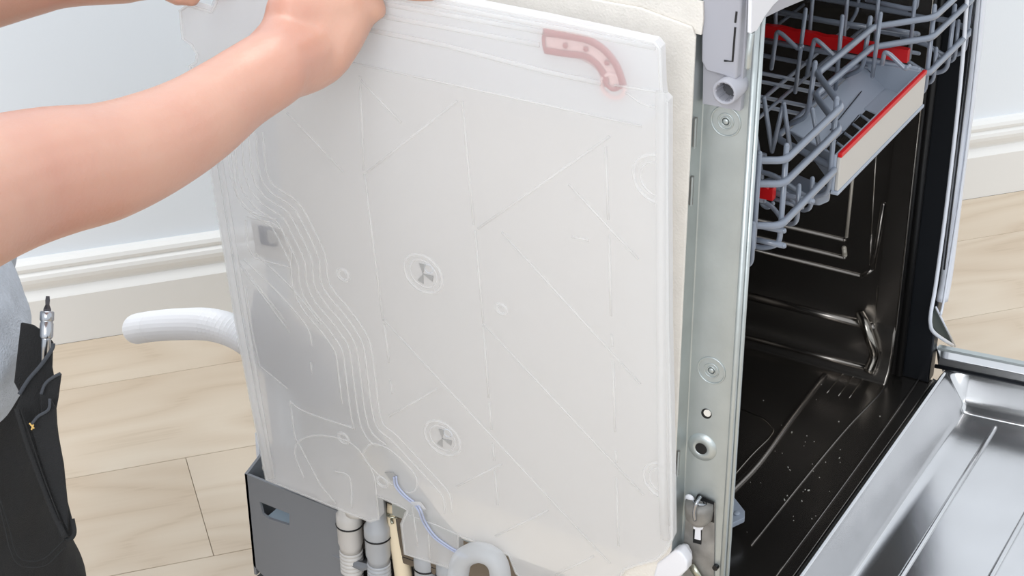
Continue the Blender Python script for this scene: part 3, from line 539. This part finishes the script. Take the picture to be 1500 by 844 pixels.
rib([(530, 665), (545, 650), (575, 662), (610, 700), (600, 722), (560, 700), (532, 672)], .0012, True)
rib([(515, 744), (512, 700), (490, 690)], .0012, True); rib([(604, 742), (612, 800)], .0012); rib([(627, 770), (630, 822)], .0012); rib([(592, 752), (640, 770), (671, 784)], .001)
def disc(x, y, r, name='boss', arc=2*math.pi, a0=0):
    bm = NB(); c = pp(x, y, .010); ring(bm, c, PN, r, .0014, 32, 6, arc, a0); ring(bm, c, PN, r*.72, .0008, 32, 6, arc, a0); o = obj(name, bm, M['frostrib'], WP, True); return o
for x, y, r in ((620, 401, .0185), (648, 642, .0185)):
    o = disc(x, y, r); c = pp(x, y, .0104)
    for a in (.9, 2.6, 4.4):
        u = V((0, 1, 0)); w_ = PN.cross(u); bm = NB(); prism(bm, [c, c+(u*math.cos(a)+w_*math.sin(a))*r*.55, c+(u*math.cos(a+.6)+w_*math.sin(a+.6))*r*.55], PN*.0006); obj('boss_window', bm, M['pump'], o)
    bm = NB(); ring(bm, pp(x+8, y-7, .0105), PN, .0042, .0006, 20); obj('boss_eye', bm, M['frostclear'], o, True)
disc(503, 403, .006, 'stud'); disc(503, 642, .006, 'stud'); disc(735, 453, .005, 'stud'); disc(560, 706, .006, 'stud')
disc(964, 263, .020, 'side_lug', math.pi*1.0, math.pi*.0 if False else 0); disc(972, 705, .018, 'side_lug', math.pi, 0)
bm = NB(); prism(bm, [pp(x, y, .004) for x, y in ((366, 325), (414, 336), (428, 388), (374, 374))], -PN*.008); sw = obj('sensor_box', bm, M['connector'], WP, bevel=.002)
bm = NB(); prism(bm, [pp(x, y, .0065) for x, y in ((378, 332), (400, 337), (404, 362), (382, 358))], -PN*.003); obj('sensor_core', bm, M['chamber'], sw)
rib([(360, 322), (362, 360), (372, 378), (425, 392), (427, 372), (414, 338), (398, 326), (360, 318)], .001, False)
for q in ((394, 352),): bm = NB(); prism(bm, [pp(x, y, .0092) for x, y in ((391, 338), (396, 340), (408, 344), (406, 355), (396, 357), (392, 352))], -PN*.002); obj('sensor_clip', bm, M['pump'], sw)
# small flap covering the wire, cut-outs
bm = NB(); prism(bm, [pp(x, y, .0115) for x, y in ((564, 692), (576, 692), (583, 702), (573, 704))], PN*.0006); obj('cutout', bm, M['pump'], WP)
bm = NB(); prism(bm, [pp(x, y, .015) for x, y in ((602, 735), (616, 735), (624, 746), (610, 746))], PN*.0006); obj('wire_clip', bm, M['frost'], WP)
# red inlet piece inside the panel
def band(pts, r, off, m, name, lab=None, flat=.5):
    bm = NB(); tube(bm, smoothline([pp(x, y, off) for x, y in pts]), r, 8, ref=PN, flat=flat); return obj(name, bm, M[m], WP, True, label=lab)
band([(797, 60), (835, 65), (868, 78), (890, 98), (900, 126)], .0098, .0060, 'redpale', 'inlet_channel', 'pale red curved channel', .12)
band([(797, 47), (835, 53), (862, 59), (885, 73), (903, 96), (913, 124)], .0032, .0077, 'redpart', 'inlet_channel_wall', 'red channel wall')
band([(798, 74), (830, 79), (855, 82), (872, 92), (884, 108), (888, 122)], .0028, .0077, 'redpart', 'inlet_channel_wall', 'red channel wall')
band([(886, 122), (898, 131), (914, 124)], .0018, .0080, 'redpart', 'inlet_channel_wall', 'red channel wall')
band([(797, 47), (796, 60), (798, 74)], .0014, .0080, 'redpart', 'inlet_channel_wall', 'red channel wall')
bm = NB(); ring(bm, pp(898, 126, .0075), PN, .0095, .0016, 24, 6); obj('inlet_socket', bm, M['redpale'], WP, True)
for x, y in ((828, 67), (858, 72), (889, 92)): bm = NB(); ball(bm, pp(x, y, .0085), .0022, (.5, 1, 1)); obj('inlet_stud', bm, M['redpart'], WP, True)
# siphon bend below
bm = NB(); tube(bm, smoothline([px(x, y, 0, -.036) for x, y in ((670, 850), (676, 822), (694, 810), (714, 812), (728, 824), (733, 844), (735, 880))]), .0098, 16); tag(obj('siphon_bend', bm, M['frostclear'], None, True), 'translucent plastic siphon bend below the frosted panel', 'pipe')
# wire pair
wr = thing('cable', pp(600, 740, .02), 'thin pair of lilac grey wires hanging over the lower panel edge', 'cable')
for d in (0, 3.4):
    bm = NB(); tube(bm, smoothline([pp(x+d, y-d*.35, o) for x, y, o in ((577, 699, .013), (579, 712, .0135), (590, 726, .0135), (606, 739, .0135), (613, 748, .018), (620, 766, .014), (634, 786, .013), (652, 800, .011), (672, 812, .011), (682, 818, .011))]), .0010, 8); obj('strand', bm, M['wire'], wr, True)
# ------------------------------------------------------------------ drain hose
dense = smoothline([at(430, 560, 1.80), at(385, 515, 1.77), at(350, 489, 1.78), at(310, 476, 1.81), at(265, 475, 1.88), at(225, 478, 1.95), at(205, 481, 1.99), at(202, 482, 2.02), at(212, 480, 2.05), at(240, 478, 2.07)], 30)
pts = [dense[0]]; acc = 0
for a, b in zip(dense, dense[1:]):
    acc += (b-a).length
    if acc > .0020: pts.append(b); acc = 0
rs = [.0156+(.0013 if i % 2 else -.0011) for i in range(len(pts))]
bm = NB(); tube(bm, pts, rs, 24)
tag(obj('drain_hose', bm, M['hose'], None, False), 'white corrugated drain hose looping from behind the dishwasher', 'hose')
# ------------------------------------------------------------------ person
PS = thing('person', (-.42, .52, 0), 'person kneeling in grey shirt and black work trousers, both hands on the frosted panel', 'person')
def limb(bm, chain, seg=16):     # chain of (point, radius)
    pts = [V(p) for p, r in chain]; rr = [r for p, r in chain]
    N = 5; P_ = smoothline(pts, N); R_ = []
    for i in range(len(rr)-1):
        for k in range(N): t = k/N; R_.append(rr[i]*(1-t)+rr[i+1]*t)
    R_.append(rr[-1]); tube(bm, P_, R_, seg); ball(bm, P_[0], R_[0]); ball(bm, P_[-1], R_[-1])
def remeshed(name, bm, m, voxel, smooth_it, parent, deform=None, label=None):
    me = bpy.data.meshes.new(name+'_tmp'); bm.to_mesh(me); bm.free(); t = bpy.data.objects.new('tmp', me); COL.objects.link(t)
    r = t.modifiers.new('r', 'REMESH'); r.mode = 'VOXEL'; r.voxel_size = voxel
    s = t.modifiers.new('s', 'SMOOTH'); s.factor = .6; s.iterations = smooth_it
    dg = bpy.context.evaluated_depsgraph_get(); dg.update(); me2 = bpy.data.meshes.new_from_object(t.evaluated_get(dg)); bpy.data.objects.remove(t)
    if deform:
        for v in me2.vertices: v.co = deform(v.co)
    me2.name = name; me2.materials.clear(); me2.materials.append(m); me2.polygons.foreach_set('use_smooth', [True]*len(me2.polygons))
    o = bpy.data.objects.new(name, me2); COL.objects.link(o); o.parent = parent; o.matrix_parent_inverse = world_of(parent).inverted()
    if label: o['label'] = label
    return o
vh = ray(-90, 600); vh.z = 0; vh.normalize(); rh = V((vh.y, -vh.x, 0))
hipR = at(-150, 590, 1.45); hipL = hipR+vh*.15
kneeR = V((hipR.x, hipR.y, .066))+rh*.055; kneeL = kneeR+vh*.15
ankR = kneeR-rh*.40; ankL = kneeL-rh*.40
pel = (hipR+hipL)/2+V((0, 0, .05)); chest = pel+V((-.13, .02, .40)); neck = chest+V((.015, -.02, .155)); head = neck+V((.025, -.035, .12))
shR = chest+V((-.085, -.115, .07)); shL = chest+V((.10, .10, .07))
bm = NB()
limb(bm, [(pel, .095), (pel*.5+chest*.5, .095), (chest, .11), (neck+V((0, 0, -.03)), .06)])
ball(bm, chest+V((-.05, -.06, .0)), .085); ball(bm, chest+V((.05, .06, 0)), .085)
limb(bm, [(neck, .055), (head+V((0, 0, -.05)), .055)])
for h_, k_, a_ in ((hipR, kneeR, ankR), (hipL, kneeL, ankL)):
    limb(bm, [(h_, .078), (h_*.5+k_*.5, .066), (k_, .046)]); limb(bm, [(k_, .046), (k_*.6+a_*.4, .044), (a_, .032)])
for a in (ankR, ankL): limb(bm, [(a, .032), (a-rh*.10+V((0, 0, -.01)), .026), (a-rh*.16, .018)])
# head with a face looking down towards the panel
fd = (V((-.05, .38, .78))-head).normalized(); hs = fd.cross(V((0, 0, 1))).normalized(); hu = hs.cross(fd)
def hp(a, b, c): return head+hs*a+fd*b+hu*c
ball(bm, hp(0, -.01, .02), .092, (1, 1, 1.05), 20); limb(bm, [(hp(0, .02, -.01), .07), (hp(0, .035, -.065), .045), (hp(0, .055, -.095), .026)])
limb(bm, [(hp(0, .088, .015), .008), (hp(0, .108, -.022), .013), (hp(0, .098, -.032), .012)])
limb(bm, [(hp(-.045, .075, .032), .012), (hp(0, .088, .030), .010), (hp(.045, .075, .032), .012)])
limb(bm, [(hp(-.022, .085, -.055), .008), (hp(.0, .094, -.055), .010), (hp(.022, .085, -.055), .008)])
for s in (-1, 1): limb(bm, [(hp(s*.088, -.005, .02), .012), (hp(s*.098, -.015, .0), .016), (hp(s*.088, -.005, -.03), .010)])
# right arm (nearer): pixel, distance, radius
R = lambda q: (at(q[0], q[1], q[2]), q[3])
limb(bm, [(shR, .055), (shR*.5+at(-170, 345, 1.04)*.5, .050), (at(-170, 345, 1.04), .042)])
limb(bm, [R(q) for q in ((-170, 345, 1.04, .043), (-80, 306, 1.09, .0455), (0, 272, 1.13, .0440), (75, 252, 1.16, .0420), (150, 238, 1.19, .0395), (220, 212, 1.22, .0365), (285, 178, 1.25, .0330), (345, 135, 1.28, .0295), (400, 100, 1.30, .0290))], 20)
D = 1.335
def pd(x, y, o=.021): return (pp(x, y, o)-CP).length
for ch in (((400, 98, 1.30, .028), (424, 55, D, .024), (440, 0, D+.01, .022), (452, -50, D+.02, .017)),
           ((400, 98, 1.30, .028), (452, 70, D, .026), (478, 10, D+.01, .024), (490, -50, D+.02, .017)),
           ((405, 100, 1.30, .026), (462, 88, D, .022), (492, 55, D+.005, .021), (522, 0, D+.015, .019), (530, -42, D+.02, .016)),
           ((455, 92, D, .019), (476, 84, D, .019), (505, 30, D+.01, .020)),
           ((430, 20, D, .022), (500, 10, D+.01, .022))): limb(bm, [R(q) for q in ch], 12)
fing = (((452, -50, D+.02, .0100), (458, -95, D+.03, .0092), (475, -118, D+.06, .0084), (485, -108, D+.085, .0074)),
        ((483, -52, D+.02, .0100), (495, -100, D+.035, .0094), (515, -122, D+.06, .0084), (528, -108, D+.085, .0076)),
        ((512, -48, D+.02, .0100), (532, -88, D+.035, .0092), (556, -104, D+.06, .0084), (572, -88, D+.08, .0074)),
        ((533, -30, D+.01, .0096), (560, -24, pd(560, -24, .025), .0086), (600, -14, pd(600, -14), .0080), (634, -11, pd(634, -11, .019), .0072)),
        ((515, -5, pd(515, -5, .026), .0100), (538, 0, pd(538, 0, .022), .0085), (551, 9, pd(551, 9, .020), .0076), (554, 17, pd(554, 17, .018), .0070)))
for ch in fing: limb(bm, [R(q) for q in ch], 10)
# left arm (farther) and its hand on the panel's upper rear corner
limb(bm, [(shL, .055), (shL*.5+at(-260, 10, 1.50)*.5, .048), (at(-260, 10, 1.50), .042)])
limb(bm, [R(q) for q in ((-260, 10, 1.50, .043), (-120, -8, 1.50, .045), (-20, -34, 1.50, .0420), (60, -52, 1.50, .0395), (120, -50, 1.50, .0330), (180, -46, 1.50, .0290))], 18)
for ch in (((180, -46, 1.50, .028), (225, -58, 1.50, .022), (260, -66, 1.49, .017)), ((180, -44, 1.50, .027), (225, -34, 1.50, .019), (262, -40, 1.49, .015)), ((200, -46, 1.50, .024), (250, -52, 1.49, .018))): limb(bm, [R(q) for q in ch], 12)
E2 = 1.465
for ch in (((225, -30, 1.49, .0105), (245, -16, 1.475, .0095), (258, -5, E2, .0078), (260, -3, E2, .0070)),
           ((250, -34, 1.48, .010), (272, -18, 1.47, .0090), (281, -3, E2, .0076), (281, -1, E2, .0070)),
           ((256, -40, 1.48, .010), (290, -30, 1.46, .0092), (315, -16, E2-.01, .0082), (330, -10, E2-.01, .0074)),
           ((262, -55, 1.48, .010), (300, -52, 1.455, .0092), (325, -35, E2-.015, .0082), (338, -26, E2-.015, .0074)),
           ((262, -70, 1.48, .010), (300, -76, 1.45, .0092), (328, -62, E2-.02, .0082), (340, -50, E2-.02, .0074))): limb(bm, [R(q) for q in ch], 10)
body = remeshed('body', bm, M['skin'], .0036, 4, PS)
# eyes, lips, hair
for s in (-1, 1):
    bm = NB(); ball(bm, hp(s*.031, .078, .012), .0125, seg=16); e = obj('eye', bm, M['eye'], PS, True)
    bm = NB(); ball(bm, hp(s*.031, .086, .010), .0062, seg=12); obj('iris', bm, M['iris'], e, True)
bm = NB(); limb(bm, [(hp(-.022, .092, -.056), .003), (hp(0, .103, -.055), .0055), (hp(.022, .092, -.056), .003)]); obj('lips', bm, M['lip'], PS, True)
bm = NB(); ball(bm, hp(0, -.022, .042), .100, (1, 1, 1), 24); ball(bm, hp(0, -.05, .0), .085)
remeshed('hair', bm, M['hair'], .006, 2, PS, lambda c: c+noise.noise_vector(c*60)*.006)
# shirt
def wrinkle(a, f): return lambda c: c+noise.noise_vector(c*f)*a+noise.noise_vector(c*f*2.6)*a*.4
bm = NB()
limb(bm, [(at(-128, 505, 1.40), .090), (at(-155, 440, 1.42), .088), (pel*.5+chest*.5, .118), (chest, .130), (neck+V((0, 0, -.055)), .07)], 24)
limb(bm, [(pel+V((0, 0, .05)), .115), (pel*.5+chest*.5, .118)], 24)
ball(bm, chest+V((-.055, -.065, .0)), .11); ball(bm, chest+V((.055, .065, 0)), .11)
for s_, e_ in ((shR, at(-170, 345, 1.04)), (shL, at(-260, 10, 1.50))): limb(bm, [(s_, .066), (s_*.45+e_*.55, .060)])
remeshed('shirt', bm, M['shirt'], .006, 4, PS, wrinkle(.0045, 22))
# trousers
def legs(bm, add=0):
    limb(bm, [(pel+V((0, 0, -.05)), .100+add), (pel, .098+add)])
    for h, k, a in ((hipR, kneeR, ankR), (hipL, kneeL, ankL)):
        limb(bm, [(h, .100+add), (h*.5+k*.5, .092+add), (k+V((0, 0, .014)), .068+add)], 20); limb(bm, [(k+V((0, 0, .014)), .068+add), (a+V((0, 0, .006)), .052+add)], 20)
bm = NB(); legs(bm)
tr = remeshed('trousers', bm, M['denim'], .006, 4, PS, wrinkle(.005, 18))
for a in (ankR, ankL):
    bm = NB(); limb(bm, [(a+rh*-.02+V((0, 0, -.002)), .050), (a-rh*.10+V((0, 0, -.008)), .045), (a-rh*.19+V((0, 0, -.015)), .036)]); remeshed('shoe', bm, M['sole'], .006, 3, PS)
# tool pockets hanging from the hip: layered cloth pieces with thickness
def cloth(name, pts, d, th=.004, parent=tr, m='denim', bev=.0012):
    bm = NB(); q = [at(x, y, d+(dd or 0)) for x, y, dd in [(p+(0,))[:3] for p in pts]]; prism(bm, q, FW*th); return obj(name, bm, M[m], parent, bevel=bev)
cloth('pocket_back', [(30, 472), (48, 476), (68, 490), (77, 502), (76, 520), (72, 560), (40, 600), (20, 560)], 1.335, .004)
cloth('pocket_front', [(38, 560), (26, 590), (22, 600), (40, 640), (56, 690), (88, 788), (98, 791), (104, 786), (96, 740), (90, 690), (82, 620), (79, 560), (75, 538), (76, 505), (70, 515), (55, 538)], 1.312, .005)
cloth('pouch', [(58, 575), (66, 562), (78, 552), (89, 547), (84, 585), (81, 600), (82, 625), (92, 680), (96, 730), (104, 760), (108, 780), (104, 788), (96, 786), (78, 720), (62, 640)], 1.306, .004)
cloth('pouch', [(44, 622), (52, 610), (70, 600), (73, 584), (80, 596), (81, 622), (92, 680), (98, 740), (100, 780), (78, 735), (58, 672)], 1.300, .004)
def seam(pts, d, r=.0009, m='thread', name='seam'):
    bm = NB(); tube(bm, smoothline([at(x, y, d) for x, y in pts]), r, 6); return obj(name, bm, M[m], tr, True)
hemt = mat('painted_highlight_hem', (.24, .255, .28), .85, bump=.5, bscale=900)  # lighter than the cloth: highlight along the hems put into the colour
M['hem'] = hemt
seam([(78, 503), (76, 512), (60, 535), (42, 556), (28, 578)], 1.309, .0016, 'hem'); seam([(89, 547), (76, 554), (66, 563), (60, 578)], 1.303, .0012, 'hem'); seam([(73, 584), (71, 600), (56, 610), (46, 622)], 1.297, .0012, 'hem')
seam([(24, 598), (40, 650), (62, 710), (80, 755), (96, 788)], 1.298, .0022, 'denim'); seam([(106, 760), (109, 780), (103, 790), (94, 790)], 1.300, .0018, 'denim')
seam([(30, 600), (44, 640), (66, 705), (88, 762)], 1.2965, .0006)
for pts in ([(0, 730), (14, 775), (20, 800), (32, 820), (62, 820), (94, 792)], [(0, 742), (10, 785), (15, 805), (29, 828), (66, 829), (97, 800)]): seam(pts, 1.297, .0007)
for pts in ([(43, 620), (50, 628)], [(49, 622), (46, 630)]): seam(pts, 1.292, .0006, 'gold', 'bar_tack')
# screwdriver standing in the pocket
SD = thing('screwdriver', at(66, 560, 1.32), 'silver bit screwdriver standing tip up in the trouser pocket', 'screwdriver')
a, b = at(66, 540, 1.325), at(70, 434, 1.325); ax = (b-a).normalized(); L_ = (b-a).length
bm = NB(); lathe(bm, a, ax, [(.0035, 0), (.0035, L_*.40), (.0040, L_*.42)], 20); obj('shaft', bm, M['chrome'], SD, True)
bm = NB(); lathe(bm, a, ax, [(.0042, L_*.42), (.0049, L_*.45), (.0049, L_*.62), (.0044, L_*.64), (.0044, L_*.655), (.0051, L_*.67), (.0051, L_*.775), (.0046, L_*.79), (.0032, L_*.79), (.0032, L_*.74)], 24, False); obj('socket', bm, M['chrome'], SD, True)
bm = NB(); lathe(bm, a, ax, [(.0031, L_*.74), (.0031, L_*.82), (.0024, L_*.85), (.0017, L_*.88), (.0019, L_*.94), (.0015, L_)], 6); obj('bit', bm, M['bit'], SD)
bm = NB(); lathe(bm, a, -ax, [(.0035, 0), (.008, .008), (.0085, .05), (.006, .06)], 16); obj('handle', bm, M['black'], SD, True)
